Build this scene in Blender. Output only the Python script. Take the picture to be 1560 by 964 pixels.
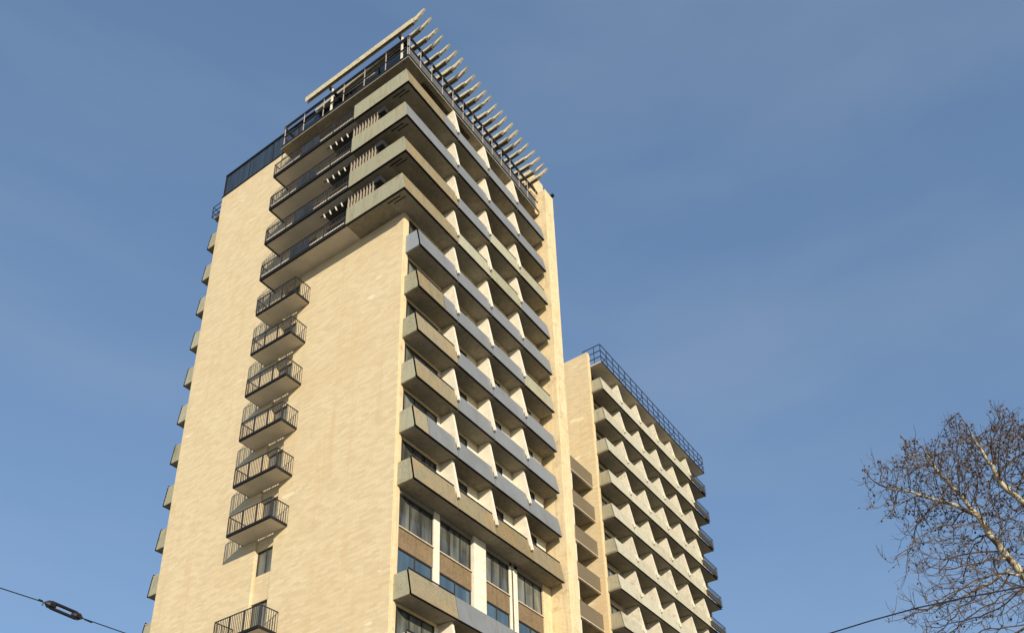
import bpy, math, random
import numpy as np
from mathutils import Vector, Matrix

random.seed(7)
rng = np.random.default_rng(11)
R = math.radians
scene = bpy.context.scene
for o in list(bpy.data.objects):
    bpy.data.objects.remove(o)

# ------------------------------------------------------------------ camera
Z0 = 20.60                       # height of the lowest balcony row in view above the ground
W_PX, H_PX = 1560.0, 964.0
F_PX, PPX, PPY = 1434.98, 40.64, 418.71
YAW, PITCH, ROLL = R(57.465), R(27.662), R(-2.56)
cam_loc = Vector((-27.017, -24.942, Z0 - 18.955))
fw = Vector((math.sin(YAW)*math.cos(PITCH), math.cos(YAW)*math.cos(PITCH), math.sin(PITCH)))
r0 = Vector((math.cos(YAW), -math.sin(YAW), 0))
u0 = r0.cross(fw)
rr = math.cos(ROLL)*r0 + math.sin(ROLL)*u0
uu = -math.sin(ROLL)*r0 + math.cos(ROLL)*u0
cd = bpy.data.cameras.new('camera')
cam = bpy.data.objects.new('camera', cd)
scene.collection.objects.link(cam)
M = Matrix.Identity(4)
for i in range(3):
    M[i][0] = rr[i]; M[i][1] = uu[i]; M[i][2] = -fw[i]; M[i][3] = cam_loc[i]
cam.matrix_world = M
cd.sensor_fit = 'HORIZONTAL'; cd.sensor_width = 36.0
cd.lens = 36.0*F_PX/W_PX
cd.shift_x = -PPX/W_PX
cd.shift_y = PPY/W_PX
cd.clip_start = 0.1; cd.clip_end = 5000
scene.camera = cam
scene.render.resolution_x = 1024; scene.render.resolution_y = 632

# ------------------------------------------------------------------ sky, sun, exposure
sun_travel = Vector((1.125, 1.5, -0.60)).normalized()
sun_el = math.asin(-sun_travel.z)
sun_az = math.atan2(-sun_travel.x, -sun_travel.y)       # clockwise from +Y
world = bpy.data.worlds.new('World'); scene.world = world
world.use_nodes = True
wn = world.node_tree.nodes; wl = world.node_tree.links
for n in list(wn): wn.remove(n)
wo = wn.new('ShaderNodeOutputWorld'); bg = wn.new('ShaderNodeBackground')
sky = wn.new('ShaderNodeTexSky'); sky.sky_type = 'NISHITA'; sky.sun_disc = False
sky.sun_elevation = sun_el; sky.sun_rotation = sun_az
sky.altitude = 100; sky.air_density = 1.0; sky.dust_density = 0.5; sky.ozone_density = 1.5
hs = wn.new('ShaderNodeHueSaturation'); hs.inputs['Saturation'].default_value = 1.03
hs.inputs['Value'].default_value = 1.0
gm = wn.new('ShaderNodeGamma'); gm.inputs['Gamma'].default_value = 0.55     # flattens the sky gradient, a plain colour adjustment
wl.new(sky.outputs[0], gm.inputs['Color'])
wl.new(gm.outputs[0], hs.inputs['Color'])
tint = wn.new('ShaderNodeMix'); tint.data_type = 'RGBA'; tint.blend_type = 'MULTIPLY'; tint.inputs[0].default_value = 1.0
wl.new(hs.outputs[0], tint.inputs[6]); tint.inputs[7].default_value = (0.92, 1.18, 1.52, 1)
tcw = wn.new('ShaderNodeTexCoord'); mpw = wn.new('ShaderNodeMapping'); mpw.inputs['Scale'].default_value = (1.0, 1.6, 5.5); mpw.inputs['Rotation'].default_value = (0.25, -0.1, 0.4)
nzw = wn.new('ShaderNodeTexNoise'); nzw.inputs['Scale'].default_value = 1.6; nzw.inputs['Detail'].default_value = 5
wl.new(tcw.outputs['Generated'], mpw.inputs['Vector']); wl.new(mpw.outputs[0], nzw.inputs['Vector'])
rpw = wn.new('ShaderNodeMapRange'); rpw.inputs[1].default_value = 0.42; rpw.inputs[2].default_value = 0.72
rpw.inputs[3].default_value = 0.0; rpw.inputs[4].default_value = 0.20
wl.new(nzw.outputs['Fac'], rpw.inputs[0])
veil = wn.new('ShaderNodeMix'); veil.data_type = 'RGBA'
wl.new(rpw.outputs[0], veil.inputs[0]); wl.new(tint.outputs[2], veil.inputs[6]); veil.inputs[7].default_value = (1.9, 2.3, 2.9, 1)
wl.new(veil.outputs[2], bg.inputs[0])
bg.inputs[1].default_value = 0.15
wl.new(bg.outputs[0], wo.inputs[0])
sl = bpy.data.lights.new('sun', 'SUN'); sl.energy = 4.5; sl.angle = R(0.5); sl.color = (1.0, 0.865, 0.67)
so = bpy.data.objects.new('sun', sl); scene.collection.objects.link(so)
so.rotation_euler = sun_travel.to_track_quat('-Z', 'Y').to_euler()
so.location = (-60, -80, 60)
vs = scene.view_settings
vs.view_transform = 'Standard'; vs.look = 'None'; vs.gamma = 1.0; vs.exposure = 0.36
vs.use_curve_mapping = False

# ------------------------------------------------------------------ materials
def srgb(r, g, b):
    f = lambda c: (c/255/12.92) if c/255 <= 0.04045 else ((c/255+0.055)/1.055)**2.4
    return (f(r), f(g), f(b))

class NT:
    def __init__(s, name):
        m = bpy.data.materials.new(name); m.use_nodes = True
        s.m = m; s.n = m.node_tree.nodes; s.l = m.node_tree.links
        s.b = s.n['Principled BSDF']
        g = s.n.new('ShaderNodeNewGeometry'); s.pos = g.outputs['Position']; s.nrm = g.outputs['Normal']
        oi = s.n.new('ShaderNodeObjectInfo'); s.rand = oi.outputs['Random']
    def map(s, scale, vec=None, rot=(0, 0, 0)):
        mp = s.n.new('ShaderNodeMapping'); mp.inputs['Scale'].default_value = scale
        mp.inputs['Rotation'].default_value = rot
        s.l.new(vec or s.pos, mp.inputs['Vector']); return mp.outputs[0]
    def noise(s, scale, det=4, rough=0.55, vec=None):
        n = s.n.new('ShaderNodeTexNoise'); n.inputs['Scale'].default_value = scale
        n.inputs['Detail'].default_value = det; n.inputs['Roughness'].default_value = rough
        s.l.new(vec or s.pos, n.inputs['Vector']); return n.outputs['Fac']
    def ramp(s, fac, stops):
        r = s.n.new('ShaderNodeValToRGB')
        e = r.color_ramp.elements
        while len(e) < len(stops): e.new(0.5)
        for i, (p, c) in enumerate(stops):
            e[i].position = p; e[i].color = (c, c, c, 1) if isinstance(c, (int, float)) else (*c, 1)
        s.l.new(fac, r.inputs[0]); return r.outputs[0]
    def mix(s, a, b, fac, mode='MIX'):
        m = s.n.new('ShaderNodeMix'); m.data_type = 'RGBA'; m.blend_type = mode
        for sock, v in ((m.inputs[6], a), (m.inputs[7], b), (m.inputs[0], fac)):
            if hasattr(v, 'links'): s.l.new(v, sock)
            elif isinstance(v, (int, float)): sock.default_value = v
            else: sock.default_value = (*v, 1)
        return m.outputs[2]
    def math(s, op, a, b=0.0):
        m = s.n.new('ShaderNodeMath'); m.operation = op
        for i, v in enumerate((a, b)):
            if hasattr(v, 'links'): s.l.new(v, m.inputs[i])
            else: m.inputs[i].default_value = v
        return m.outputs[0]
    def sep(s, vec=None):
        x = s.n.new('ShaderNodeSeparateXYZ'); s.l.new(vec or s.pos, x.inputs[0]); return x.outputs
    def bump(s, h, strength, dist=0.02):
        b = s.n.new('ShaderNodeBump'); b.inputs['Strength'].default_value = strength
        b.inputs['Distance'].default_value = dist
        s.l.new(h, b.inputs['Height']); s.l.new(b.outputs[0], s.b.inputs['Normal'])
    def color(s, c):
        if hasattr(c, 'links'): s.l.new(c, s.b.inputs['Base Color'])
        else: s.b.inputs['Base Color'].default_value = (*c, 1)
    def rough(s, v, metal=0.0, spec=None):
        s.b.inputs['Roughness'].default_value = v; s.b.inputs['Metallic'].default_value = metal
        if spec is not None: s.b.inputs['Specular IOR Level'].default_value = spec

def mat_cladding(name, base, dark, light, stain, cw=0.46, ch=0.155):
    t = NT(name)
    x, y, z = t.sep()
    # tiles: running length = x + y (walls are axis aligned), height = z
    cmb = t.n.new('ShaderNodeCombineXYZ')
    t.l.new(t.math('ADD', x, y), cmb.inputs[0]); t.l.new(z, cmb.inputs[1])
    v = cmb.outputs[0]
    br = t.n.new('ShaderNodeTexBrick'); br.offset = 0.5
    br.inputs['Color1'].default_value = (0.36, 0.36, 0.36, 1)
    br.inputs['Color2'].default_value = (0.66, 0.66, 0.66, 1)
    br.inputs['Mortar'].default_value = (0.30, 0.30, 0.30, 1)
    br.inputs['Scale'].default_value = 1.0; br.inputs['Mortar Size'].default_value = 0.006
    br.inputs['Brick Width'].default_value = cw; br.inputs['Row Height'].default_value = ch
    t.l.new(v, br.inputs['Vector'])
    bl = t.n.new('ShaderNodeRGBToBW'); t.l.new(br.outputs[0], bl.inputs[0])
    streak = t.noise(1.0, 5, 0.6, t.map((0.9, 4.6, 1), v))
    big = t.noise(0.16, 5, 0.6)
    c = t.mix(dark, base, t.ramp(bl.outputs[0], [(0.25, 0.0), (0.62, 1.0)]))
    c = t.mix(c, light, t.math('MULTIPLY', t.ramp(streak, [(0.45, 0.0), (0.72, 1.0)]), 0.34))
    c = t.mix(c, dark, t.math('MULTIPLY', t.ramp(streak, [(0.28, 1.0), (0.44, 0.0)]), 0.34))
    c = t.mix(c, t.mix(dark, stain, 0.4), t.math('MULTIPLY', t.ramp(t.noise(0.55, 6, 0.7), [(0.50, 0.0), (0.68, 1.0)]), 0.28))
    c = t.mix(c, stain, t.math('MULTIPLY', t.ramp(big, [(0.50, 0.0), (0.75, 1.0)]), 0.45))
    drip = t.noise(1.0, 4, 0.6, t.map((1.5, 1.5, 0.09)))
    c = t.mix(c, stain, t.math('MULTIPLY', t.ramp(drip, [(0.54, 0.0), (0.74, 1.0)]), 0.5))
    # pale repair patches
    pt = t.noise(1.0, 3, 0.5, t.map((0.35, 1.1, 1), v))
    c = t.mix(c, light, t.math('MULTIPLY', t.ramp(pt, [(0.69, 0.0), (0.71, 1.0)]), 0.8))
    t.color(c); t.rough(0.88, spec=0.25)
    t.bump(t.math('ADD', t.math('MULTIPLY', streak, 0.8), bl.outputs[0]), 0.35, 0.012)
    return t.m

def mat_concrete(name, base, dark, warm, warm_amt=0.5, grain=26.0, vary=0.14):
    t = NT(name)
    g = t.noise(grain, 3, 0.7); big = t.noise(0.9, 5, 0.6)
    c = t.mix(dark, base, t.ramp(g, [(0.34, 0.0), (0.62, 1.0)]))
    c = t.mix(c, warm, t.math('MULTIPLY', t.ramp(big, [(0.44, 0.0), (0.70, 1.0)]), warm_amt))
    c = t.mix(c, t.mix(c, (0, 0, 0), 0.22), t.ramp(t.noise(1.0, 4, 0.6, t.map((5, 5, 0.5))), [(0.5, 0.0), (0.72, 1.0)]))
    c = t.mix(c, t.mix(c, (0.8, 0.78, 0.65), vary), t.rand)
    if vary: c = t.mix(c, (0.12, 0.10, 0.06), t.math('MULTIPLY', t.ramp(t.noise(1.7, 5, 0.65), [(0.55, 0.0), (0.7, 1.0)]), 0.35))
    t.color(c); t.rough(0.92, spec=0.2); t.bump(g, 0.4, 0.01)
    return t.m

def mat_plain(name, col, rough=0.6, metal=0.0, var=0.12, spec=None, scale=3.0, rust=None, rust_amt=0.5, bump=0.0):
    t = NT(name)
    n = t.noise(scale, 5, 0.6)
    c = t.mix(tuple(v*(1-var) for v in col), tuple(min(1, v*(1+var)) for v in col), t.ramp(n, [(0.3, 0.0), (0.7, 1.0)]))
    if rust:
        c = t.mix(c, rust, t.math('MULTIPLY', t.ramp(t.noise(scale*2.3, 5, 0.65), [(0.52, 0.0), (0.66, 1.0)]), rust_amt))
    t.color(c); t.rough(rough, metal, spec)
    if bump: t.bump(n, bump, 0.01)
    return t.m

def mat_glass(name, col, rough=0.06, var=0.4, spec=0.6):
    t = NT(name)
    # interiors / curtains behind the pane give soft vertical tone changes
    n = t.noise(1.0, 3, 0.5, t.map((2.2, 2.2, 0.35)))
    k = t.math('ADD', t.math('MULTIPLY', n, 1.0), t.math('MULTIPLY', t.rand, 0.35))
    c = t.mix(tuple(v*(1-var) for v in col), tuple(v*(1+2.2*var) for v in col), t.ramp(k, [(0.45, 0.0), (0.95, 1.0)]))
    t.color(c); t.rough(rough, spec=spec)
    t.bump(t.noise(0.7, 2, 0.4), 0.05, 0.05)
    return t.m

M_ = {}
M_['clad'] = mat_cladding('cream_stone_cladding', (0.665, 0.555, 0.355), (0.545, 0.445, 0.275), (0.77, 0.68, 0.48), (0.58, 0.41, 0.22))
M_['pier'] = mat_concrete('cream_render', (0.70, 0.58, 0.36), (0.60, 0.48, 0.28), (0.62, 0.40, 0.18), 0.45, 9.0)
M_['conc'] = mat_concrete('exposed_aggregate', (0.27, 0.23, 0.135), (0.13, 0.11, 0.065), (0.30, 0.185, 0.07), 0.6, 20.0)
M_['conc3'] = mat_concrete('green_grey_aggregate', (0.38, 0.375, 0.27), (0.23, 0.225, 0.155), (0.33, 0.27, 0.15), 0.4, 20.0)
M_['conc2'] = mat_concrete('pale_concrete', (0.40, 0.375, 0.27), (0.25, 0.235, 0.165), (0.34, 0.28, 0.17), 0.45, 16.0)
M_['conc2f'] = mat_concrete('pale_parapet_concrete', (0.50, 0.48, 0.37), (0.34, 0.325, 0.245), (0.40, 0.34, 0.22), 0.4, 16.0)
M_['fin2'] = mat_concrete('light_divider_concrete', (0.76, 0.72, 0.60), (0.64, 0.60, 0.48), (0.60, 0.52, 0.38), 0.3, 12.0)
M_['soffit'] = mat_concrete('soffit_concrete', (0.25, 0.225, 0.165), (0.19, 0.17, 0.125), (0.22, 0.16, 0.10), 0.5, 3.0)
def mat_sheet(name, col):
    t = NT(name)
    dr = t.noise(1.0, 5, 0.65, t.map((4.0, 4.0, 0.45))); bg_ = t.noise(0.8, 4, 0.6)
    c = t.mix(tuple(v*0.92 for v in col), tuple(v*1.08 for v in col), t.ramp(bg_, [(0.35, 0.0), (0.65, 1.0)]))
    c = t.mix(c, tuple(v*f_ for v, f_ in zip(col, (0.72, 0.66, 0.56))), t.math('MULTIPLY', t.ramp(dr, [(0.50, 0.0), (0.72, 1.0)]), 0.55))
    c = t.mix(c, tuple(min(1, v*1.18) for v in col), t.math('MULTIPLY', t.rand, 0.6))
    t.color(c); t.rough(0.5, spec=0.35); t.bump(bg_, 0.15, 0.03); return t.m
M_['greyp'] = mat_sheet('grey_painted_sheet', (0.19, 0.203, 0.212))
M_['greys'] = mat_sheet('lit_side_grey_sheet', (0.25, 0.285, 0.31))  # same grey paint, lightened to put the side panels' stronger light into the colour
M_['white'] = mat_plain('white_paint', (0.72, 0.67, 0.55), 0.8, 0, 0.09, scale=2.0, rust=(0.55, 0.47, 0.33), rust_amt=0.35)
M_['steel'] = mat_plain('black_steel', (0.020, 0.021, 0.024), 0.5, 0, 0.3, rust=(0.10, 0.045, 0.02), rust_amt=0.4)
M_['bluesteel'] = mat_plain('blue_steel', (0.022, 0.035, 0.075), 0.5, 0, 0.2)
M_['frame'] = mat_plain('window_frame', (0.035, 0.032, 0.030), 0.5)
M_['glass'] = mat_glass('window_glass', (0.10, 0.105, 0.09), 0.08, 0.6)
M_['bglass'] = mat_glass('blue_tinted_glass', (0.030, 0.042, 0.054), 0.10, 0.3, 0.45)
M_['lglass'] = mat_glass('sky_blue_glass', (0.045, 0.075, 0.105), 0.06, 0.3, 0.6)
M_['sand'] = mat_concrete('brown_ribbed_render', (0.235, 0.170, 0.100), (0.155, 0.11, 0.062), (0.30, 0.215, 0.125), 0.5, 14.0, 0.0)
def mat_slats():
    t = NT('brown_slats')
    x, y, z = t.sep()
    wv = t.math('FRACT', t.math('MULTIPLY', z, 9.0))
    c = t.mix((0.075, 0.06, 0.04), (0.23, 0.185, 0.12), t.ramp(wv, [(0.12, 0.0), (0.25, 1.0)]))
    c = t.mix(c, (0.12, 0.10, 0.07), t.math('MULTIPLY', t.noise(0.8, 4), 0.5))
    t.color(c); t.rough(0.85, spec=0.2); t.bump(t.ramp(wv, [(0.1, 0.0), (0.3, 1.0)]), 0.6, 0.03); return t.m
M_['slats'] = mat_slats()
M_['under'] = mat_plain('pale_soffit_board', (0.52, 0.47, 0.38), 0.8, 0, 0.08, scale=1.5)
M_['dark'] = mat_plain('dark_fascia', (0.014, 0.014, 0.016), 0.8, spec=0.2)
M_['wood'] = mat_plain('peeling_cream_blade', (0.60, 0.54, 0.36), 0.75, 0, 0.15, scale=4.0, rust=(0.28, 0.15, 0.07), rust_amt=0.65)
M_['slat'] = mat_plain('weathered_slat', (0.36, 0.31, 0.23), 0.85, 0, 0.2, scale=5.0, rust=(0.12, 0.08, 0.05), rust_amt=0.6)
M_['pale'] = mat_plain('pale_post', (0.40, 0.36, 0.32), 0.6, 0, 0.1, scale=4.0, rust=(0.3, 0.15, 0.08), rust_amt=0.4)
M_['roof'] = mat_plain('roof_felt', (0.10, 0.10, 0.10), 0.9)
M_['sill'] = mat_plain('weathered_sill', (0.55, 0.47, 0.35), 0.8, rust=(0.3, 0.2, 0.12), rust_amt=0.5)

# ------------------------------------------------------------------ mesh helpers
class MB:
    def __init__(s): s.v = []; s.f = []
    def poly(s, pts, faces):
        o = len(s.v); s.v += [tuple(p) for p in pts]; s.f += [tuple(o+i for i in f) for f in faces]
        return s
    def box(s, x0, x1, y0, y1, z0, z1):
        p = [(x0,y0,z0),(x1,y0,z0),(x1,y1,z0),(x0,y1,z0),(x0,y0,z1),(x1,y0,z1),(x1,y1,z1),(x0,y1,z1)]
        return s.hexa(p)
    def hexa(s, p):
        return s.poly(p, [(0,3,2,1),(4,5,6,7),(0,1,5,4),(1,2,6,5),(2,3,7,6),(3,0,4,7)])
    def prism(s, prof, axis, a, b):
        # prof: list of 2D points; axis 'x': (y,z) extruded in x from a to b ; 'y': (x,z) ; 'z': (x,y)
        def mk(p, t):
            return {'x': (t, p[0], p[1]), 'y': (p[0], t, p[1]), 'z': (p[0], p[1], t)}[axis]
        n = len(prof)
        pts = [mk(p, a) for p in prof] + [mk(p, b) for p in prof]
        fs = [tuple(range(n))[::-1], tuple(range(n, 2*n))]
        fs += [(i, (i+1) % n, n+(i+1) % n, n+i) for i in range(n)]
        return s.poly(pts, fs)
    def bar(s, a, b, r, n=4):
        a = Vector(a); b = Vector(b); d = (b-a)
        if d.length < 1e-6: return s
        d.normalize()
        up = Vector((0,0,1)) if abs(d.z) < 0.9 else Vector((1,0,0))
        p = d.cross(up).normalized(); q = d.cross(p)
        pts = []
        for c in (a, b):
            for i in range(n):
                t = 2*math.pi*(i+0.5)/n
                pts.append(c + p*r*1.414*math.cos(t) + q*r*1.414*math.sin(t) if n == 4 else c + p*r*math.cos(t) + q*r*math.sin(t))
        fs = [tuple(range(n)), tuple(range(n, 2*n))[::-1]] + [(i, n+i, n+(i+1) % n, (i+1) % n) for i in range(n)]
        return s.poly(pts, fs)
    def tube(s, pts, rad, n=6):
        pts = [Vector(p) for p in pts]; k = len(pts)
        prev = None; rings = []
        o = len(s.v)
        for i, p in enumerate(pts):
            d = (pts[min(i+1, k-1)] - pts[max(i-1, 0)]).normalized()
            if prev is None:
                up = Vector((0,0,1)) if abs(d.z) < 0.9 else Vector((1,0,0))
                prev = d.cross(up).normalized()
            a = (prev - d*prev.dot(d)).normalized(); prev = a; b = d.cross(a)
            r = rad[i] if hasattr(rad, '__len__') else rad
            for j in range(n):
                t = 2*math.pi*j/n
                s.v.append(tuple(p + a*r*math.cos(t) + b*r*math.sin(t)))
        for i in range(k-1):
            for j in range(n):
                s.f.append((o+i*n+j, o+i*n+(j+1) % n, o+(i+1)*n+(j+1) % n, o+(i+1)*n+j))
        s.f.append(tuple(o+j for j in range(n))[::-1]); s.f.append(tuple(o+(k-1)*n+j for j in range(n)))
        return s
    def mesh(s, name, mat, bevel=0.0, smooth=False):
        me = bpy.data.meshes.new(name); me.from_pydata(s.v, [], s.f)
        me.materials.append(M_[mat] if isinstance(mat, str) else mat)
        import bmesh
        bm = bmesh.new(); bm.from_mesh(me)
        bmesh.ops.recalc_face_normals(bm, faces=bm.faces)
        if bevel:
            bmesh.ops.bevel(bm, geom=list(bm.edges), offset=bevel, segments=1, affect='EDGES', profile=0.5)
        bm.to_mesh(me); bm.free()
        if smooth:
            for p in me.polygons: p.use_smooth = True
        return me

def put(name, me, parent=None, loc=(0,0,0), rz=0.0):
    o = bpy.data.objects.new(name, me); scene.collection.objects.link(o)
    o.parent = parent; o.location = loc; o.rotation_euler = (0, 0, rz)
    return o
def part(name, mb, mat, parent, loc=(0,0,0), bevel=0.0, label=None, smooth=False):
    o = put(name, mb.mesh(name, mat, bevel, smooth), parent, loc)
    if label: o['label'] = label
    return o
def thing(name, label, cat, loc=(0,0,0), group=None):
    o = bpy.data.objects.new(name, None); scene.collection.objects.link(o)
    o.location = loc; o['label'] = label; o['category'] = cat
    if group: o['group'] = group
    return o

# ------------------------------------------------------------------ ground
def ground_obj(name, mb, mat):
    o = put(name, mb.mesh(name, mat)); o['kind'] = 'structure'; return o
M_['earth'] = mat_plain('dry_grass_ground', (0.16, 0.14, 0.09), 0.95, var=0.3, scale=0.5)
M_['asphalt'] = mat_plain('asphalt', (0.06, 0.06, 0.06), 0.9, var=0.2, scale=6)
M_['paving'] = mat_plain('concrete_paving', (0.36, 0.33, 0.28), 0.9, var=0.15, scale=2)
M_['mark'] = mat_plain('road_paint', (0.7, 0.7, 0.68), 0.7)
ground_obj('ground', MB().box(-1500, 1500, -1500, 1500, -1.0, 0.0), 'earth')
ground_obj('road', MB().box(-400, 400, -24, -12, -0.3, 0.004), 'asphalt')
ground_obj('pavement', MB().box(-400, 400, -11.8, 60, -0.3, 0.124).box(-400, 400, -45, -24.2, -0.3, 0.124), 'paving')
ground_obj('kerb', MB().box(-400, 400, -12.0, -11.8, -0.3, 0.13).box(-400, 400, -24.2, -24.0, -0.3, 0.13), 'pier')
mk = MB()
for i in range(-40, 41): mk.box(i*8, i*8+3, -18.07, -17.93, -0.1, 0.008)
ground_obj('road_marking', mk, 'mark')

# ================================================================== TOWER 1
P = 1.12
JX = [0.15, 3.48, 6.66, 9.90, 13.15]
T1 = thing('apartment_tower', 'tall cream stone tower in front with grey and concrete balconies and a blade-topped roof terrace', 'building')
WT = 0.45
Zk = lambda k: Z0 + 3*k
# --- end wall with sunken window channel
w = MB()
zc = Zk(8)+0.02                               # up to the underside of the wrap-around balconies
w.box(0, WT, 0, 7.95, 0, zc-0.02)
w.box(0, WT, 9.30, 10.2, 0, Z0+37.2)
w.box(0, WT, 10.2, 17.2, 0, Z0+37.2)
part('end_wall', w, 'clad', T1)
part('corner_strip', MB().box(0.06, 0.37, -0.045, -0.001, 0, zc-0.03), 'pier', T1, bevel=0.008)
# channel back in pieces between the openings
cb = MB()
open_ = []
for k in range(-6, 8):
    if k == 1: open_.append((Zk(1)+1.20, Zk(1)+2.68))
    else: open_.append((Zk(k)+0.45, Zk(k)+2.65))
zprev = 0.0
for a, b in open_:
    part('channel_wall', MB().box(0.14, WT, 7.95, 9.30, zprev, a), 'clad', T1); zprev = b
part('channel_wall', MB().box(0.14, WT, 7.95, 9.30, zprev, Zk(8)), 'clad', T1)
def window(parent, x0, x1, z0, z1, y, n, depth=0.10, axis='x', glass='glass', fr='frame', rail=None, rev=False):
    """window in a plane of constant y (axis x) or of constant x (axis y): frame part with one pane as its child"""
    t = 0.055
    f = MB(); p = MB()
    def bx(mb, a0, a1, d0, d1, c0, c1):
        if axis == 'x': mb.box(a0, a1, d0, d1, c0, c1)
        else: mb.box(d0, d1, a0, a1, c0, c1)
    bx(f, x0, x1, y, y+depth, z0, z0+t); bx(f, x0, x1, y, y+depth, z1-t, z1)
    for i in range(n+1):
        c = x0+(x1-x0)*i/n
        a0 = max(x0, c-t/2); a1 = min(x1, c+t/2)
        if i == 0: a1 = x0+t
        if i == n: a0 = x1-t
        bx(f, a0, a1, y, y+depth, z0+t, z1-t)
    if rail: bx(f, x0+t, x1-t, y+0.01, y+depth-0.01, rail-t/2, rail+t/2)
    bx(p, x0+0.02, x1-0.02, y+0.05, y+0.062, z0+0.02, z1-0.02)
    fo = part('window', f, fr, parent)
    part('pane', p, glass, fo)
    return fo
for (a, b) in open_:
    window(T1, 7.96, 9.29, a, b, 0.22, 2, axis='y')

# --- small steel balconies on the end wall
def rail_mesh(x0, x1, y0, y1, h, step, sides=('front', 'a', 'b'), posts=0, mb=None, r=0.011):
    """railing round a slab that sticks out to -x; front edge at x0, from y0 to y1, back to x1"""
    mb = mb or MB()
    z = 0.0
    if 'front' in sides:
        mb.bar((x0, y0, h), (x0, y1, h), 0.022); mb.bar((x0, y0, 0.10), (x0, y1, 0.10), 0.014)
        n = int((y1-y0)/step)
        for i in range(n+1):
            y = y0+(y1-y0)*i/n; mb.bar((x0, y, z), (x0, y, h), r)
        for i in range(posts+1):
            y = y0+(y1-y0)*i/max(posts, 1); mb.bar((x0, y, z), (x0, y, h), 0.024)
    for s_, y in (('a', y0), ('b', y1)):
        if s_ in sides:
            mb.bar((x0, y, h), (x1, y, h), 0.022); mb.bar((x0, y, 0.10), (x1, y, 0.10), 0.014)
            n = max(1, int(abs(x1-x0)/step))
            for i in range(1, n+1):
                x = x0+(x1-x0)*i/n; mb.bar((x, y, z), (x, y, h), r)
    return mb
slab_me = MB().box(-1.10, 0.0, 7.06, 10.23, 0.01, 0.13).mesh('balcony', 'conc2')
rim = MB()
rim.box(-1.10, -1.05, 7.06, 10.23, -0.01, -0.001).box(-1.125, -1.10, 7.035, 10.255, 0.0, 0.15).box(-1.10, 0.0, 7.035, 7.06, 0.0, 0.15).box(-1.10, 0.0, 10.23, 10.255, 0.0, 0.15)
rim_me = rim.mesh('edge_channel', 'dark')
sof_me = MB().box(-1.09, -0.02, 7.09, 10.20, -0.004, 0.012).mesh('soffit_board', 'under')
railS_me = rail_mesh(-1.10, 0.0, 7.06, 10.23, 1.22, 0.125, posts=3).mesh('railing', 'steel')
def small_balcony(k, dz=0.30):
    b = put('balcony', slab_me, T1, (0, 0, Zk(k)+dz))
    put('edge_channel', rim_me, b); put('soffit_board', sof_me, b)
    put('railing', railS_me, b, (0, 0, 0.0))
    b['label'] = 'small balcony with black bar railing on the blank stone wall'
    return b
for k in (-2, -1, 0, 2, 3, 4, 5, 6, 7):
    small_balcony(k)

# --- front: balcony bays
GAP = 0.03
def parapet(xa, xb, h0=0.0, h1=1.25, side_l=False, side_r=False, xl_slope=0.0, rev=False):
    """front parapet leaning back towards its top, for a slab whose outer edge is y=-P"""
    t = 0.10
    mb = MB()
    yb, yt = -P, -P+0.21
    pr = [(yb, h0), (yt, h1), (yt+t, h1), (yb+t+0.02, h0+0.17), (yb+t+0.02, h0)]
    mb.prism(pr, 'x', xa+GAP, xb-GAP)
    return mb
def side_panel(x, t=0.10, sgn=1, y1=-0.01, h1=1.25):
    mb = MB(); x2 = x+sgn*t
    a, b = min(x, x2), max(x, x2)
    mb.prism([(-P+0.006, 0), (-P+0.215, h1), (y1, h1), (y1, 0)], 'x', a, b)
    return mb
slabs = {}
def slab_mesh(xa, xb):
    key = (round(xb-xa, 3),)
    if key not in slabs:
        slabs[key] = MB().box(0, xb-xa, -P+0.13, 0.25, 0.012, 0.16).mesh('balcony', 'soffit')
    return slabs[key]
fin_prof = [(0.24, 0.165), (-1.02, 0.165), (-1.085, 0.45), (-1.20, 0.47), (-0.74, 2.998), (0.24, 2.998)]
fin_prof = [(0.24, 0.17), (-0.98, 0.17), (-0.93, 0.62), (-1.215, 0.44), (-1.19, 0.36), (-1.235, 0.40), (-0.74, 2.995), (0.24, 2.995)]
# simple outline: blade leaning back from the parapet to the soffit above, nose hooked over the parapet
fin_prof = [(0.24, 0.17), (-0.97, 0.17), (-0.97, 1.0), (-1.02, 0.86), (-1.07, 0.58), (-1.17, 0.61), (-0.74, 2.995), (0.24, 2.995)]
fin_me = MB().prism(fin_prof, 'x', -0.075, 0.075).mesh('divider_wall', 'white')
grey_bays = {
 11: 'P111', 10: '1111', 9: '0100', 8: '0001', 7: '1111', 6: 'P110', 5: '0111', 4: '0111', 3: 'Q111', 2: '0000', 0: '0111', -1: '0011', -2: '0111'}
def top_rail(xa, xb):
    mb = MB(); y = -P+0.245
    mb.bar((xa, y, 1.345), (xb, y, 1.345), 0.026)
    n = max(1, int((xb-xa)/1.0))
    for i in range(n+1):
        x = xa+0.03+(xb-xa-0.06)*i/n; mb.bar((x, y, 1.24), (x, y, 1.33), 0.012)
    return mb
window_w_cache = {}
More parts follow.
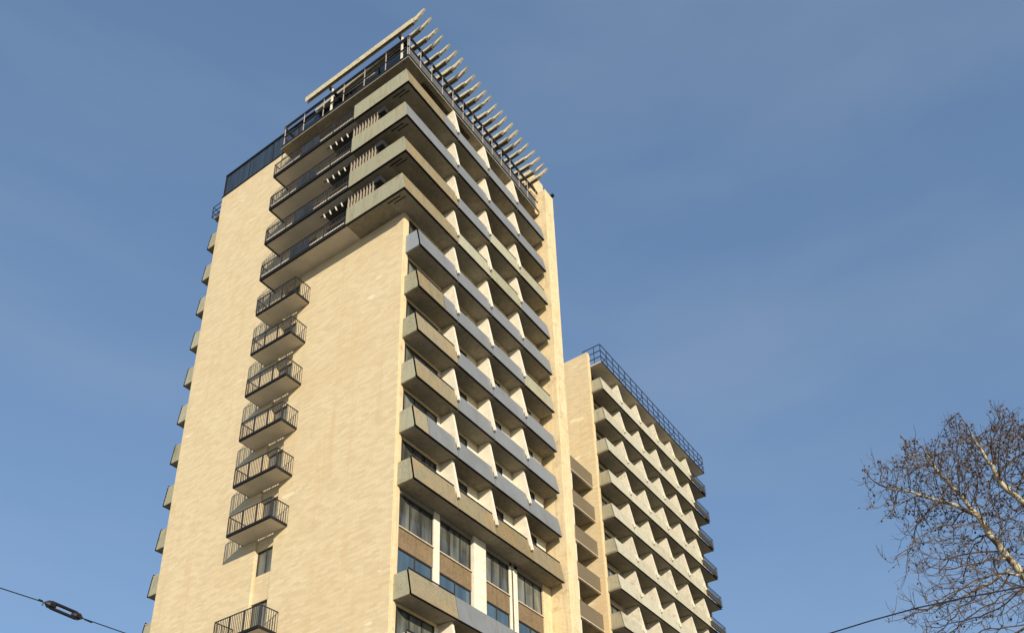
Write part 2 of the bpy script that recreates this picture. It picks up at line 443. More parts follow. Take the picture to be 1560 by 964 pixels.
for k, code in grey_bays.items():
    for j in range(4):
        xa, xb = JX[j], JX[j+1]
        wrap = (k >= 8 and j == 0)
        if wrap: xa = -1.25
        z = Zk(k)
        b = put('balcony', slab_mesh(xa+0.11 if j == 0 else xa, xb-0.11 if j == 3 else xb), T1, (xa+0.11 if j == 0 else xa, 0, z))
        off = -(xa+0.11 if j == 0 else xa)
        c = code[j]
        segs = {'0': [(xa, xb, 'conc' if j == 0 or k == 2 else 'conc3')], '1': [(xa, xb, 'greyp')],
                'P': [(xa, xa+(xb-xa)*(0.72 if k > 8 else 0.66), 'conc'), (xa+(xb-xa)*(0.72 if k > 8 else 0.66), xb, 'greyp')],
                'Q': [(xa, xa+1.05, 'conc'), (xa+1.05, xb, 'greyp')]}[c]
        for (a_, b_, m_) in segs:
            po = part('parapet', parapet(a_, b_), m_, b, (off, 0, 0))
            po['label'] = 'parapet of raw pebbled concrete' if m_ != 'greyp' else 'parapet covered in smooth grey-blue sheet'
        if segs[0][2] != 'greyp' and not wrap:
            part('handrail', top_rail(segs[0][0]+0.05, segs[0][1]-0.1), 'steel', b, (off, 0, 0))
        if j == 0 and not wrap:
            part('parapet', side_panel(xa+GAP), {'conc': 'conc3', 'greyp': 'greys'}[segs[0][2]], b, (off, 0, 0))
        if j == 3:
            part('parapet', side_panel(xb-GAP, sgn=-1), segs[-1][2], b, (off, 0, 0))
        if j > 0 and k != 0:
            put('divider_wall', fin_me, b, (off+xa, 0, 0))
        # thin edge line under the parapet
        # drip edge
        part('drip_edge', MB().box(0.02, xb+off-0.02, -P+0.01, -P+0.128, -0.02, -0.002), 'dark', b)

# --- end wall corner strip and front wall
fwz1 = Zk(8)
fr = MB()
fr.box(WT+0.001, JX[4]+0.2, 0.42, 0.60, 0, Z0+36)       # back wall behind glazing
part('front_wall', fr, 'pier', T1)
lin = MB()
for k in range(-2, 12):
    if k in (0, 1): continue
    for j in range(4):
        xa = max(JX[j], WT+0.02); xb = JX[j+1]
        z = Zk(k)
        part('window_head', MB().box(xa+0.001, xb-0.001, 0.0, 0.41, z+2.86, z+2.999), 'pier', T1)
        xw = xb-1.0 if j else xb-0.35
        window(T1, xa+0.08, xw, z+0.2, z+2.85, 0.04, 3 if not j else 2)
        part('bay_wall', MB().box(xw+0.001, xb-0.08, 0.02, 0.41, z+0.165, z+2.855), 'white', T1)
# --- tall glazed storeys between row 0 and row 2
sp = MB(); sill = MB(); 
bays = [(0.47, 2.94), (3.40, 5.95), (7.03, 9.25), (10.02, 12.46)]
for (a, b) in bays:
    window(T1, a, b, Zk(1)+0.97, Zk(1)+2.75, 0.06, 3)
    window(T1, a, b, Zk(0)+1.35, Zk(0)+2.86, 0.06, 2, glass='lglass')
    part('spandrel', MB().box(a-0.01, b+0.01, 0.03, 0.20, Zk(0)+2.86, Zk(1)+0.90), 'sand', T1, bevel=0.004)
    part('sill', MB().box(a-0.005, b+0.005, -0.04, 0.16, Zk(1)+0.905, Zk(1)+0.965), 'sill', T1)
    fr2 = MB().box(a, b, 0.20, 0.41, Zk(0)+0.16, Zk(0)+1.34)
    part('low_wall', fr2, 'sand', T1)
for (a, b, y0) in ((2.95, 3.39, -0.02), (5.97, 6.98, -0.14), (9.27, 9.47, 0.0), (9.72, 10.0, 0.0), (12.48, 13.34, -0.03)):
    part('pilaster', MB().box(a, b, y0, 0.41, Zk(0)+0.17, Zk(2)-0.003), 'white' if b < 13 else 'pier', T1, bevel=0.006)
part('drain_pipe', MB().tube([(9.60, -0.05, Zk(0)+0.2), (9.60, -0.05, Zk(1)+2.4), (9.60, 0.05, Zk(1)+2.8)], 0.055, 8), 'white', T1)
part('storey_head', MB().box(WT+0.01, 13.34, 0.0, 0.41, Zk(1)+2.76, Zk(2)-0.006), 'soffit', T1)
# plain storeys below the lowest balconies (down to the street)
lw = MB()
lw.box(WT+0.001, JX[4]+0.19, -0.2, 0.41, 0, Zk(-3)+2.6)
part('plinth', lw, 'sand', T1)
for k in range(-6, -2):
    for j in range(4):
        window(T1, JX[j]+0.4, JX[j+1]-0.2, Zk(k)+0.9, Zk(k)+2.4, -0.28, 3)
# --- big pier on the right, two-step front
pz = Z0+38.3
part('end_pier', MB().box(13.36, 14.42, -1.24, 17.0, 0, pz).box(13.62, 14.16, -1.30, -1.241, 0, pz-0.3), 'pier', T1, bevel=0.01)
part('stair_core', MB().box(12.75, 14.44, -0.45, 6.0, Z0+36.21, Z0+40.3), 'pier', T1, bevel=0.01)
part('floodlight', MB().box(14.3, 14.5, -1.35, -1.1, pz+0.25, pz+0.42).bar((14.38, -1.2, pz), (14.38, -1.2, pz+0.3), 0.02), 'dark', T1)
# --- body behind
bd = MB().box(WT+0.002, 13.358, 0.62, 16.6, 0.0, Z0+36.0)
part('body', bd, 'pier', T1)
# --- rear balconies that peep out behind the far edge
for k in range(0, 13):
    z = Zk(k)
    b = put('balcony', slab_mesh(JX[0]+0.11, JX[1]), T1, (JX[1], 17.2, z), math.pi)
    # rotated by pi: local x runs to -x
    L = JX[1]-JX[0]
    if k < 12:
        part('parapet', parapet(0, L), 'conc', b)
        part('parapet', side_panel(L-GAP, sgn=-1), 'conc3', b)
        part('handrail', top_rail(0.1, L-0.05), 'steel', b)
    else:
        m = MB()
        for zz in (0.2, 0.65, 1.15):
            m.bar((0, -P, zz), (L, -P, zz), 0.02); m.bar((L, -P, zz), (L, 0, zz), 0.02)
        for i in range(9): m.bar((L*i/8, -P, 0.1), (L*i/8, -P, 1.15), 0.02)
        part('railing', m, 'steel', b)
part('rear_wall', MB().box(WT+0.001, 13.358, 16.61, 17.19, 0.0, Z0+37.19), 'pier', T1)

# --- wrap-around corner balconies on the upper four floors
for k in range(8, 12):
    z = Zk(k)
    # side slab (west side); its front part is the concrete corner
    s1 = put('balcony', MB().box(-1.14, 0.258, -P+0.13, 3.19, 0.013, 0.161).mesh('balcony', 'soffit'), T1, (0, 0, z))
    sp_ = MB()
    t = 0.10
    for (ya, yb) in ((-P+0.006, 0.60), (0.635, 3.20)):
        yt = ya+0.209 if ya < 0 else ya
        sp_.hexa([(-1.25, ya, 0), (-1.15, ya, 0), (-1.15, yb, 0), (-1.25, yb, 0),
                  (-1.25, yt, 1.25), (-1.15, yt, 1.25), (-1.15, yb, 1.25), (-1.25, yb, 1.25)])
    po = part('parapet', sp_, 'conc3', s1); po['label'] = 'corner parapet of pebbled concrete panels'
    part('drip_edge', MB().box(-1.245, -1.13, -P+0.02, 3.19, -0.02, -0.002), 'dark', s1)
    part('soffit_groove', MB().box(-0.95, -0.91, -0.55, 0.35, -0.03, 0.012).box(-0.75, -0.72, -0.75, 0.05, -0.03, 0.012), 'dark', s1)  # dark bars stand in for the shade inside the soffit's drain grooves
    s2 = put('balcony', MB().box(-1.19, 0.0, 3.21, 10.17, 0.0, 0.12).mesh('balcony', 'under'), T1, (0, 0, z))
    part('edge_channel', MB().box(-1.225, -1.19, 3.22, 10.2, -0.03, 0.19).box(-1.19, -1.12, 3.22, 10.17, -0.03, -0.002).box(-1.12, 0, 10.10, 10.17, -0.03, -0.002).box(-1.19, 0, 10.17, 10.2, -0.03, 0.23), 'dark', s2)
    m = rail_mesh(-1.19, 0.0, 3.22, 10.18, 1.16, 0.12, sides=('front', 'b'), posts=4)
    part('railing', m, 'steel', s2)
    for (ya, yb) in ((3.4, 6.1), (7.9, 10.1)):
        part('kick_plate', MB().box(-1.185, -1.17, ya, yb, 0.25, 0.36), 'white', s2)
    part('panel', MB().box(-1.165, -1.15, 6.2, 7.8, 0.22, 1.05), 'bglass', s2)
    # slatted screen and step flight hanging under the slab above
    if k < 11:
        m = MB()
        for i in range(9):
            y = 1.45+i*0.235
            m.hexa([(-1.06, y, 1.50), (-0.96, y, 1.50), (-0.96, y+0.035, 1.50), (-1.06, y+0.035, 1.50),
                    (-1.06, y-0.03, 2.42), (-0.96, y-0.03, 2.42), (-0.96, y+0.005, 2.42), (-1.06, y+0.005, 2.42)])
        part('screen', m, 'slat', s1)
        part('screen_back', MB().box(-0.94, -0.92, 1.3, 3.5, 1.35, 2.5), 'dark', s1)
        m = MB()
        m.bar((-1.0, 1.0, 2.35), (-1.0, 5.6, 2.42), 0.03).bar((-0.3, 1.0, 2.35), (-0.3, 5.6, 2.42), 0.03)
        m.box(-0.98, -0.3, 3.6, 5.4, 2.50, 2.54)
        m.box(-1.04, -0.3, 0.9, 1.5, 2.25, 2.6).box(-1.05, -1.0, 1.5, 3.6, 2.42, 2.5)
        so_ = part('stringer', m, 'steel', s1)
        for i in range(4):
            y = 3.75+i*0.46
            m = MB()
            m.hexa([(-1.06, y, 2.05), (-1.0, y, 2.05), (-1.0, y+0.06, 2.05), (-1.06, y+0.06, 2.05),
                    (-1.06, y+0.14, 2.45), (-1.0, y+0.14, 2.45), (-1.0, y+0.20, 2.45), (-1.06, y+0.20, 2.45)])
            part('step', m, 'white', s1)
    # recessed wall behind
for k in range(8, 12):
    z = Zk(k)
    window(T1, 0.6, 3.0, z+0.2, z+2.75, 0.12, 2, axis='y')
    window(T1, 3.4, 6.2, z+0.2, z+2.75, 0.12, 3, axis='y')
    window(T1, 7.0, 9.2, z+0.2, z+2.75, 0.12, 2, axis='y')
    part('storey_wall', MB().box(0.0, 0.44, 0.26, 0.58, z+0.165, z+2.97).box(0.0, 0.44, 3.02, 3.38, z+0.165, z+2.97)
         .box(0.0, 0.44, 6.22, 6.98, z+0.165, z+2.97).box(0.0, 0.44, 9.22, 9.295, z+0.165, z+2.97)
         .box(0.02, 0.44, 0.585, 9.215, z+2.76, z+2.96).box(0.24, 0.44, 0.585, 9.215, z+0.165, z+2.75), 'clad', T1)
    part('wall_band', MB().box(0.004, 0.44, 3.22, 9.296, z+0.0, z+0.16), 'clad', T1)

# --- roof terrace slab and railing
rs = put('roof_slab', MB().box(-0.89, 12.74, -0.70, -0.46, 0, 0.2).box(-0.89, 13.34, -0.459, 0.7, 0, 0.2).box(-0.89, 0.7, 0.701, 10.19, 0, 0.2).mesh('roof_slab', 'soffit'), T1, (0, 0, Z0+36.0))
part('edge_trim', MB().box(-0.92, -0.892, -0.73, 10.2, 0.06, 0.24).box(-0.89, 13.3, -0.73, -0.702, 0.06, 0.24), 'dark', rs)
part('edge_trim', MB().box(-0.915, -0.892, -0.72, 10.2, 0.0, 0.058).box(-0.89, 13.3, -0.725, -0.702, 0.0, 0.058), 'conc2', rs)
M_['mesh_panel'] = mat_plain('grey_railing_sheet', (0.10, 0.105, 0.105), 0.5, 0, 0.3, scale=4.0, rust=(0.16, 0.11, 0.08), rust_amt=0.5)
for i in range(13):
    part('railing_panel', MB().box(-0.78+i*1.06, 0.20+i*1.06, -0.66, -0.645, 0.32, 1.02), 'mesh_panel', rs)
rl = MB()
for zz, r_ in ((0.30, 0.03), (1.10, 0.036), (1.92, 0.026), (2.10, 0.045)):
    rl.bar((-0.87, 10.1, zz), (-0.87, -0.68, zz), r_); rl.bar((-0.87, -0.68, zz), (13.2, -0.68, zz), r_)
    rl.bar((-0.87, 10.1, zz), (-0.02, 10.1, zz), r_)
part('railing', rl, 'steel', rs)
post_me = MB().bar((0, 0, 0.2), (0, 0, 2.08), 0.021).mesh('rail_post', 'pale')
for i in range(7): put('rail_post', post_me, rs, (-0.87, -0.60+i*1.77, 0))
for i in range(14): put('rail_post', post_me, rs, (-0.82+i*1.06, -0.68, 0))
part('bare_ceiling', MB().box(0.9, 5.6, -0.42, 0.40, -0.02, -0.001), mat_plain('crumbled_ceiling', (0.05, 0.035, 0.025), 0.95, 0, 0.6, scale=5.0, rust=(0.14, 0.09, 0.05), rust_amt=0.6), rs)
# --- glazed penthouse
ph = put('penthouse', MB().box(0.12, 12.6, 0.42, 16.9, 0.21, 3.3).mesh('penthouse', 'dark'), T1, (0, 0, Z0+36.0))
g = MB()
g.box(0.03, 0.05, 10.25, 17.05, 1.25, 3.28).box(0.06, 0.08, 0.40, 10.22, 0.25, 3.28).box(0.1, 12.65, 0.36, 0.38, 0.25, 3.28)
part('pane', g, 'bglass', ph)
g = MB()
for i in range(8):
    y = 17.05-i*2.4
    g.box(0.015, 0.06, y-0.05, y+0.0, 1.24 if y > 10.2 else 0.22, 3.29)
for i in range(9): g.box(0.1+i*1.5, 0.15+i*1.5, 0.33, 0.37, 0.22, 3.29)
g.box(-0.03, 12.7, 0.30, 17.15, 3.30, 3.46)
g.box(-0.06, 0.46, 10.21, 17.25, 1.205, 1.255)
g.box(-0.02, 0.03, 17.04, 17.14, 1.256, 3.29)
part('frame', g, 'dark', ph)
# --- pergola: long blades over the terrace
zb = Z0+38.78
bl = MB().hexa([(-0.07, -2.0, 0.30), (0.07, -2.0, 0.30), (0.07, -1.1, 0.02), (-0.07, -1.1, 0.02), (-0.07, -2.0, 0.42), (0.07, -2.0, 0.42), (0.07, -1.1, 0.42), (-0.07, -1.1, 0.42)])
bl = MB()
tipp = [(-2.02, 0.44), (-1.72, 0.22), (-1.40, 0.06), (-1.10, 0.0), (-1.10, 0.30), (-1.40, 0.33), (-1.75, 0.42)]
bl.prism(tipp, 'x', -0.07, 0.07)
bl.box(-0.115, -0.095, -1.098, 8.05, 0.0, 0.30).box(0.095, 0.115, -1.098, 8.05, 0.0, 0.30).box(-0.0945, 0.0945, -1.097, 8.0, 0.26, 0.295)
bl.box(-0.094, 0.094, -1.30, -1.10, 0.07, 0.28)
blade_me = bl.mesh('roof_blade', 'wood')
for i in range(23):
    o = put('roof_blade', blade_me, T1, (-1.0+0.625*i, random.uniform(-0.06, 0.06), zb+random.uniform(-0.02, 0.02)))
    o.rotation_euler = (random.uniform(-0.012, 0.012), random.uniform(-0.12, 0.12), random.uniform(-0.03, 0.03)); o.scale = (random.uniform(0.8, 1.15), 1, random.uniform(0.85, 1.15) if i else 1.25)
bm_ = MB()
for y in (0.05, 5.95):
    bm_.box(-0.98, 12.9, y-0.06, y+0.06, zb-0.26, zb-0.03)
part('roof_beam', bm_, 'dark', T1)
for y in (0.05, 5.95):
    for x in (-0.80, 3.6, 8.1, 12.4):
        part('roof_post', MB().box(x-0.05, x+0.05, y-0.17, y-0.07, Z0+36.2, zb-0.01), 'white', T1)

# ================================================================== TOWER 2
X2, Y2 = 25.70, 2.99
T2 = thing('apartment_block', 'lower concrete balcony block behind the tall tower with blue railing on its flat roof', 'building', (X2, Y2, 0))
bw = 3.245
part('wall', MB().box(0, 0.42, 0, 16, 0, Z0+34.15).box(0.421, 19.6, 0.45, 16, 0, Z0+33.15), 'clad', T2)
part('corner_strip', MB().box(0.06, 0.36, -0.05, -0.002, 0, Z0+34.1), 'pier', T2, bevel=0.01)
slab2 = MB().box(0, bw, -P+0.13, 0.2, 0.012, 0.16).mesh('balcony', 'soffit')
par2 = parapet(0, bw).mesh('parapet', 'conc2f')
win2 = {}
side2 = side_panel(0.0).mesh('parapet', 'conc2')
drip2 = MB().box(0.02, bw-0.02, -P+0.01, -P+0.128, -0.02, -0.002).mesh('drip_edge', 'dark')
fin2 = MB().prism(fin_prof, 'x', -0.07, 0.07).mesh('divider_wall', 'fin2')
finw = MB().prism(fin_prof, 'x', -0.07, 0.07).mesh('divider_wall', 'white')
def end_rail():
    m = MB()
    for zz in (0.2, 1.15): m.bar((0.0, -P, zz), (bw, -P, zz), 0.02); m.bar((bw, -P, zz), (bw, -0.05, zz), 0.02)
    for i in range(23): m.bar((bw*i/22, -P, 0.15), (bw*i/22, -P, 1.15), 0.010)
    for i in range(8): m.bar((bw, -P+P*i/8, 0.15), (bw, -P+P*i/8, 1.15), 0.010)
    return m
erail = end_rail().mesh('railing', 'steel'); epanel = MB().box(0.05, bw*0.97, -P+0.03, -P+0.05, 0.18, 0.80).box(bw*0.985, bw*0.99, -P+0.05, -0.1, 0.18, 0.80).mesh('panel', 'slats')
wf_me = None
for k in range(-1, 11):
    for j in range(6):
        b = put('balcony', slab2, T2, (0.20+j*bw, 0, Zk(k)))
        put('drip_edge', drip2, b)
        if j < 5: put('parapet', par2, b)
        else: put('railing', erail, b); put('panel', epanel, b)
        if j == 0: put('parapet', side2, b, (GAP, 0, 0))
        if j > 0: put('divider_wall', fin2, b)
        if wf_me is None:
            wo_ = window(T2, 0.25, bw-0.5, 0.2, 2.6, 0.33, 3)
            wp_ = wo_.children[0]; wf_me = (wo_.data, wp_.data)
            bpy.data.objects.remove(wp_); bpy.data.objects.remove(wo_)
        wo_ = put('window', wf_me[0], T2, (0.25+j*bw, 0, Zk(k))); put('pane', wf_me[1], wo_)
# roof slab and blue rail
r2 = put('roof_slab', MB().box(0.25, 19.95, -P+0.0, 0.44, 0, 0.12).mesh('roof_slab', 'under'), T2, (0, 0, Zk(11)-0.27))
part('edge_trim', MB().box(0.25, 19.95, -P-0.03, -P-0.002, 0.0, 0.16), 'dark', r2)
m = MB(); y = -P+0.02
for zz in (0.66, 1.28, 1.92): m.bar((0.3, y, zz), (20.0, y, zz), 0.028); m.bar((0.3, y, zz), (0.3, 0.6, zz), 0.028); m.bar((20.0, y, zz), (20.0, 1.5, zz), 0.028)
m.bar((0.3, y, 0.15), (20.0, y, 0.15), 0.02)
n = 19
for i in range(n+1):
    x = 0.3+19.7*i/n; m.bar((x, y, 0.1), (x, y, 1.92), 0.026)
    if i % 3 == 1: m.bar((x, y, 1.28), (x-0.1, y+1.3, 0.12), 0.024)
m.bar((0.3, -0.5, 0.1), (0.3, -0.5, 1.92), 0.025)
part('railing', m, 'bluesteel', r2)
part('body', MB().box(19.601, 19.8, -0.02, 16, 0, Z0+33.0), 'conc2', T2)
# small end balconies of the far side
sb_me = MB().box(0, 1.0, 0, 2.6, 0, 0.12).mesh('balcony', 'soffit')
sr = MB()
for zz in (0.15, 1.1):
    sr.bar((1.0, 0, zz), (1.0, 2.6, zz), 0.02); sr.bar((0, 0, zz), (1.0, 0, zz), 0.02)
for i in range(14): sr.bar((1.0, 2.6*i/13, 0.1), (1.0, 2.6*i/13, 1.1), 0.01)
sr_me = sr.mesh('railing', 'steel')

# ================================================================== LINK BLOCK between the towers
LK = thing('link_block', 'low connecting wing of brown slatted balconies squeezed between the two towers', 'building', (14.44, 4.9, 0))
part('wall', MB().box(0, 11.25, 0, 8, 0, Zk(8)-0.2), 'pier', LK)
slabL = MB().box(0.0, 11.25, -1.36, -0.001, 0, 0.16).mesh('balcony', 'soffit')
pl = MB().box(0.0, 11.25, -1.50, -1.37, -0.02, 1.22)
parL = pl.mesh('parapet', 'slats')
capL = MB().box(0.0, 11.25, -1.53, -1.37, -0.09, -0.022).mesh('coping', 'sill')
divL = MB().box(-0.08, 0.08, -1.34, -0.01, 0.165, 2.98).mesh('divider_wall', 'white')
for k in range(-1, 8):
    b = put('balcony', slabL, LK, (0, 0, Zk(k)))
    put('parapet', parL, b); put('coping', capL, b)
    if k < 7: put('divider_wall', divL, b, (8.38, 0, 0)); put('divider_wall', divL, b, (4.0, 0, 0))
    window(LK, 8.1, 10.9, Zk(k)+0.3, Zk(k)+2.6, -0.11, 3)

# ================================================================== WIRES
def P3(az, el, dist):
    return Vector((cam_loc.x+dist*math.sin(R(az)), cam_loc.y+dist*math.cos(R(az)), cam_loc.z+dist*math.tan(R(el))))
M_['cable'] = mat_plain('dark_cable', (0.015, 0.015, 0.018), 0.5)
M_['ceramic'] = mat_plain('dark_glazed_insulator', (0.014, 0.012, 0.012), 0.35)
A = P3(24.2, 25.2, 11.7); B = P3(31.3, 23.9, 12.4)
I0 = P3(26.75, 24.86, 11.85); I1 = P3(28.75, 24.38, 12.1)
dirI = (I1-I0).normalized()
wl_ = thing('span_wire', 'thin dark span wire at lower left with an oval insulator in it', 'wire', tuple(I0))
far_l = A + (A-B).normalized()*14
far_r = B + (B-A).normalized()*18
m = MB()
def sag(a, b, s, n=14):
    return [a.lerp(b, i/n) + Vector((0, 0, -4*s*(i/n)*(1-i/n))) for i in range(n+1)]
m.tube([p-I0 for p in sag(far_l, A, 0.0, 6)+[I0]], 0.007, 6)
m.tube([p-I0 for p in [I1, B]+sag(B, far_r, 0.0, 6)[1:]], 0.007, 6)
part('cable', m, 'cable', wl_)
side = dirI.cross(Vector((0,0,1))).normalized(); upv = side.cross(dirI)
L = (I1-I0).length
m = MB()
for s_ in (-1, 1):   # two straps with open middle
    o_ = upv*0.040*s_
    m.tube([dirI*0.02, dirI*0.07+o_, dirI*(L-0.07)+o_, dirI*(L-0.02)], [0.02, 0.022, 0.022, 0.02], 8)
m.tube([dirI*-0.01, dirI*0.03, dirI*0.09, dirI*0.13], [0.018, 0.05, 0.05, 0.02], 10)
m.tube([dirI*(L-0.13), dirI*(L-0.09), dirI*(L-0.03), dirI*(L+0.02)], [0.02, 0.045, 0.05, 0.015], 10)
m.tube([dirI*-0.03, dirI*-0.04-upv*0.05], 0.008, 6)
m.tube([dirI*-0.10, dirI*-0.05], 0.014, 6)
m.tube([dirI*(L+0.05), dirI*(L+0.16)], 0.011, 6)
part('insulator', m, 'ceramic', wl_)
A = P3(75.9, 23.2, 12.6); B = P3(87.4, 23.5, 12.4); mid = P3(81.5, 23.7, 12.3)
w2 = thing('overhead_cable', 'dark overhead cable rising to the right in front of the bare tree', 'cable', tuple(A))
ex0 = A + (A-mid).normalized()*14; ex1 = B + (B-mid).normalized()*12
m = MB(); m.tube([p-A for p in (ex0, A, A.lerp(mid, 0.5)+Vector((0,0,0.01)), mid, mid.lerp(B, 0.5)+Vector((0,0,0.01)), B, ex1)], 0.0095, 6)
part('cable', m, 'cable', w2)

# ================================================================== TREE (bare plane tree, space colonisation)
def grow_tree():
    cx, cy = -1.0, -26.5
    base = [(-1.0, -27.6, 0.0), (-1.05, -27.4, 3.0), (-1.0, -26.7, 6.2), (-1.0, -25.9, 8.8)]
    l1 = [(-1.0, -25.0, 10.8), (-1.05, -24.2, 12.4), (-1.04, -23.82, 13.28), (-1.07, -23.34, 14.7), (-1.07, -23.2, 15.4), (-1.1, -22.9, 16.2), (-1.1, -22.5, 17.2), (-1.1, -22.3, 18.1)]
    l2 = [(-0.9, -26.1, 11.0), (-0.9, -25.4, 13.0), (-1.0, -24.6, 14.8), (-1.02, -24.0, 16.2), (-1.05, -23.7, 17.7), (-1.06, -23.5, 18.9)]
    l3 = [(-0.8, -27.6, 9.0), (-0.6, -28.9, 11.5), (-0.6, -29.6, 14.0), (-0.4, -29.8, 16.0)]
    l4 = [(-1.15, -22.7, 15.9), (-1.25, -21.9, 16.5), (-1.4, -21.1, 17.0), (-1.4, -20.7, 17.5)]
    nodes = []; par = []
    def dens(path, p0):
        last = p0
        for q in path:
            a = np.array(nodes[last]); b_ = np.array(q); d = np.linalg.norm(b_-a); n_ = max(1, int(d/0.28))
            for i in range(1, n_+1):
                w_ = rng.normal(0, 0.018, 3) if i < n_ else 0
                nodes.append(tuple(a+(b_-a)*i/n_ + w_)); par.append(last); last = len(nodes)-1
        return last
    nodes.append(base[0]); par.append(-1)
    e = dens(base[1:], 0); fork = e
    tr_top = [i for i, n_ in enumerate(nodes) if n_[2] > 6.0][0]
    e1 = dens(l1, fork); e2 = dens(l2, fork); e3 = dens(l3, tr_top)
    i4 = min(range(len(nodes)), key=lambda i: np.linalg.norm(np.array(nodes[i])-np.array((-1.07, -23.2, 15.4))))
    dens(l4, i4)
    # attractors: upright spear-shaped sprays round the limbs, so that the crown keeps gaps and a ragged outline
    def at(px, py, D):
        d = fw*F_PX + rr*(px-780-PPX) - uu*(py-482-PPY)
        n_ = math.hypot(d.x, d.y); q_ = cam_loc + d*(D/n_)
        return np.array((q_.x, q_.y, q_.z))
    sprays = [((1500, 725), (1453, 632), 25.5, .62, 210), ((1470, 730), (1418, 672), 26.0, .55, 170), ((1452, 745), (1376, 689), 26.4, .58, 180),
              ((1425, 755), (1318, 722), 26.0, .42, 85), ((1440, 765), (1335, 778), 25.6, .36, 50), ((1530, 710), (1488, 650), 26.6, .6, 190),
              ((1550, 710), (1534, 652), 25.4, .6, 190), ((1575, 710), (1566, 679), 26.4, .6, 180), ((1480, 770), (1405, 700), 25.4, .6, 130),
              ((1505, 800), (1390, 795), 26.4, .55, 110), ((1500, 850), (1385, 850), 25.6, .55, 120), ((1500, 900), (1392, 935), 26.3, .6, 120),
              ((1550, 880), (1455, 930), 25.3, .7, 140), ((1550, 820), (1470, 850), 26.6, .7, 110), ((1560, 760), (1510, 770), 27.0, .7, 120),
              ((1540, 990), (1400, 1010), 26.0, .8, 90), ((1600, 900), (1520, 880), 25.0, .8, 110), ((1620, 760), (1600, 699), 26.5, .7, 150),
              ((1660, 780), (1650, 719), 25.5, .8, 130), ((1700, 820), (1720, 759), 26.5, .8, 120), ((1690, 900), (1780, 800), 26, .9, 110),
              ((1640, 960), (1600, 820), 27.5, .9, 110), ((1600, 1040), (1480, 1080), 26.5, .9, 80), ((1680, 1000), (1800, 960), 26.0, .9, 80)]
    pts = []
    for a_, b_, D_, w_, n_ in sprays:
        n_ = int(n_*1.55)
        A_ = at(*a_, D_-0.4); B_ = at(*b_, D_+0.4)
        tt = rng.uniform(0, 1, n_)**0.8
        wid = w_*(0.35+1.0*np.sin(np.pi*np.clip(tt*0.85+0.12, 0, 1)))
        pts.append(A_+(B_-A_)*tt[:, None]+rng.normal(0, 0.55, (n_, 3))*wid[:, None]*np.array((1.6, 1, 1)))
    pts.append(np.array((-1.0, -25.2, 14.2))+rng.normal(0, 1, (260, 3))*np.array((1.2, 1.5, 2.0)))
    pts.append(np.array((-0.6, -28.6, 14.0))+rng.normal(0, 1, (240, 3))*np.array((1.6, 1.6, 1.8)))
    att = np.vstack(pts)
    hd = np.hypot(att[:, 0]-cam_loc.x, att[:, 1]-cam_loc.y)
    el_ = (att[:, 2]-cam_loc.z)/hd
    lim = 0.658 - 0.038*np.abs(np.sin(att[:, 1]*2.6+0.9))**1.5 - 0.02*np.clip(-24.4-att[:, 1], 0, 8)
    att = att[el_ < lim]
    step, kill, infl = 0.20, 0.21, 3.0
    N = np.array(nodes); alive = np.ones(len(att), bool)
    near = np.full(len(att), 1e9); ni = np.zeros(len(att), int)
    minz = 8.0
    def upd(start):
        M2 = N[start:]
        ok = np.where(M2[:, 2] > minz)[0]
        if len(ok) == 0: return
        d = np.linalg.norm(att[:, None, :]-M2[None, ok, :], axis=2)
        j = d.argmin(1); dm = d[np.arange(len(att)), j]
        better = dm < near
        near[better] = dm[better]; ni[better] = start+ok[j[better]]
    upd(0)
    stale = {}
    for it in range(75):
        alive &= near > kill
        if not alive.any(): break
        sel = alive & (near < infl)
        if not sel.any(): break
        acc = {}
        for a in np.where(sel)[0]:
            v_ = att[a]-N[ni[a]]; v_ = v_/np.linalg.norm(v_)
            acc.setdefault(ni[a], []).append(v_)
        new = []; st = len(N)
        for i, vs_ in acc.items():
            if stale.get(i, 0) > 3: continue
            stale[i] = stale.get(i, 0)+1
            v_ = np.mean(vs_, axis=0)+rng.normal(0, 0.16, 3)+np.array((0, 0, 0.34 if N[i][2] > 14 else 0.10))
            v_ /= np.linalg.norm(v_)+1e-9
            if par[i] >= 0:
                pd = N[i]-N[par[i]]; pd /= np.linalg.norm(pd)+1e-9
                v_ = v_+0.35*pd; v_ /= np.linalg.norm(v_)+1e-9
            new.append(N[i]+v_*step); par.append(int(i))
        if not new: break
        N = np.vstack([N, new]); upd(st)
    par_ = np.array(par)
    n_all = len(N)
    child = [[] for _ in range(n_all)]
    for i, p_ in enumerate(par_):
        if p_ >= 0: child[p_].append(i)
    rad = np.zeros(n_all); tip = 0.0078
    for i in range(n_all-1, -1, -1):
        if not child[i]: rad[i] = tip
    # parents always precede children
    acc = np.zeros(n_all)
    ex = 2.35
    for i in range(n_all-1, -1, -1):
        rad[i] = max(tip, acc[i]**(1/ex)) if child[i] else tip
        if par_[i] >= 0: acc[par_[i]] += rad[i]**ex
    sc = 0.30/rad[0] if rad[0] > 0.30 else 1.0
    rad = np.where(rad > 0.03, rad*sc**((rad-0.03)/(rad[0]-0.03+1e-9)), rad)
    return N, par_, child, rad
N, par_, child, rad = grow_tree()
TB = Vector((-1.0, -27.6, 0.0))
TR = thing('plane_tree', 'bare winter tree with pale limbs and brown seed clusters at the right edge', 'tree', tuple(TB))
t = NT('bark')
spots = t.noise(3.0, 4, 0.6)
c = t.mix((0.10, 0.075, 0.05), (0.50, 0.44, 0.30), t.ramp(spots, [(0.42, 0.0), (0.56, 1.0)]))
t.color(c); t.rough(0.9, spec=0.2); t.bump(t.noise(14, 4), 0.4, 0.02); M_['bark'] = t.m
M_['twig'] = mat_plain('twig_bark', (0.115, 0.085, 0.062), 0.9, var=0.35, scale=5, spec=0.2)
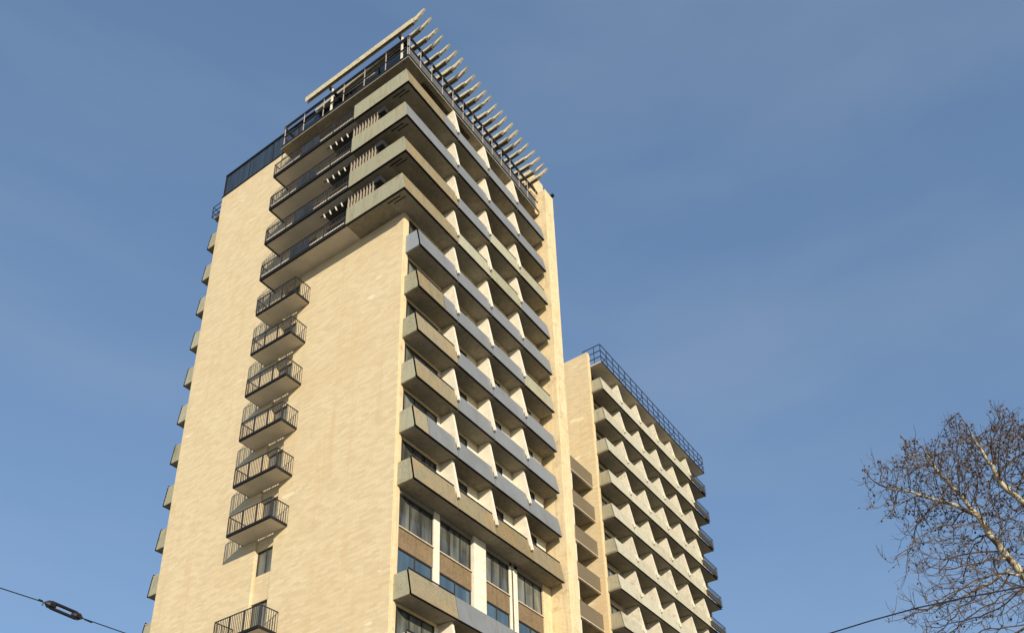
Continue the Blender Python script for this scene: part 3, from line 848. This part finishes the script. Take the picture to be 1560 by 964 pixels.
M_['seed'] = mat_plain('brown_seed_cluster', (0.075, 0.045, 0.028), 0.9, var=0.5, scale=6, spec=0.1)
big = MB(); tw = MB()
# decompose into chains
order = []
stack = [(0, None)]
while stack:
    start, pr_ = stack.pop()
    ch = [start] if pr_ is None else [pr_, start]
    cur = start
    while child[cur]:
        cs = sorted(child[cur], key=lambda i: -rad[i])
        for o_ in cs[1:]: stack.append((o_, cur))
        cur = cs[0]; ch.append(cur)
    order.append(ch)
for ch in order:
    P_ = [Vector(N[i])-TB for i in ch]; rd = [float(rad[i]) for i in ch]
    if len(ch) > 1 and rd[0] > rd[1]*1.6: rd[0] = rd[1]*1.15
    # split where it gets thin
    k = next((i for i, r_ in enumerate(rd) if r_ < 0.028), len(rd))
    if k >= 2: big.tube(P_[:k+1], rd[:k+1], 8 if rd[0] > 0.08 else 6)
    if k < len(rd)-1 or k < 2:
        s_ = max(0, k-1) if k >= 2 else 0
        if len(P_) - s_ >= 2: tw.tube(P_[s_:], rd[s_:], 4)
# fine twigs and seed clusters
seeds = MB()
def seed(p, s):
    q = [p+Vector((s,0,0)), p+Vector((0,s,0)), p+Vector((-s,0,0)), p+Vector((0,-s,0)), p+Vector((0,0,s*1.2)), p+Vector((0,0,-s*1.6))]
    seeds.poly(q, [(0,1,4),(1,2,4),(2,3,4),(3,0,4),(1,0,5),(2,1,5),(3,2,5),(0,3,5)])
thin = [i for i in range(len(N)) if rad[i] < 0.017 and N[i][2] > 8]
for i in thin:
    p = Vector(N[i])-TB
    par_i = par_[i]
    d0 = (Vector(N[i])-Vector(N[par_i])).normalized() if par_i >= 0 else Vector((0,0,1))
    if not child[i] and p.z > 15.0 and random.random() < 0.22:
        e_ = p + Vector((random.gauss(0, .10), random.gauss(0.06, .12), random.uniform(0.45, 0.85)))
        m2 = p.lerp(e_, 0.5) + Vector((random.gauss(0,.03), random.gauss(0,.03), 0))
        tw.tube([p, m2, e_], [0.0085, 0.0065, 0.004], 3)
        for _ in range(3):
            q = p.lerp(e_, random.uniform(0.2, 0.95)); seed(q+Vector((random.gauss(0,.02), random.gauss(0,.02), 0)), random.uniform(0.014, 0.03))
    nt = 3 if not child[i] else (1 if random.random() < 0.5 else 0)
    for _ in range(nt):
        d = (d0 + Vector((random.gauss(0,.38), random.gauss(0,.38), random.gauss(0.35,.35)))).normalized()
        L_ = random.uniform(0.16, 0.50)
        mid_ = p + d*L_*0.5 + Vector((random.gauss(0,.02), random.gauss(0,.02), random.gauss(0,.02)))
        end = p + d*L_ + Vector((0, 0, random.uniform(-0.02, 0.08)))
        tw.tube([p, mid_, end], [0.0075, 0.006, 0.004], 3)
        if (p.z > 14.8 and random.random() < 0.42) or random.random() < 0.10:
            for _ in range(random.choice((1, 1, 2))):
                q = p.lerp(end, random.uniform(0.4, 1.0)) + Vector((random.gauss(0,.015), random.gauss(0,.015), -random.uniform(0.0, 0.05)))
                seed(q, random.uniform(0.014, 0.036))
part('trunk', big, 'bark', TR, smooth=True)
part('twigs', tw, 'twig', TR)
part('seed_clusters', seeds, 'seed', TR)
print('tree nodes', len(N), 'twig faces', len(tw.f), 'seeds', len(seeds.f)//8)
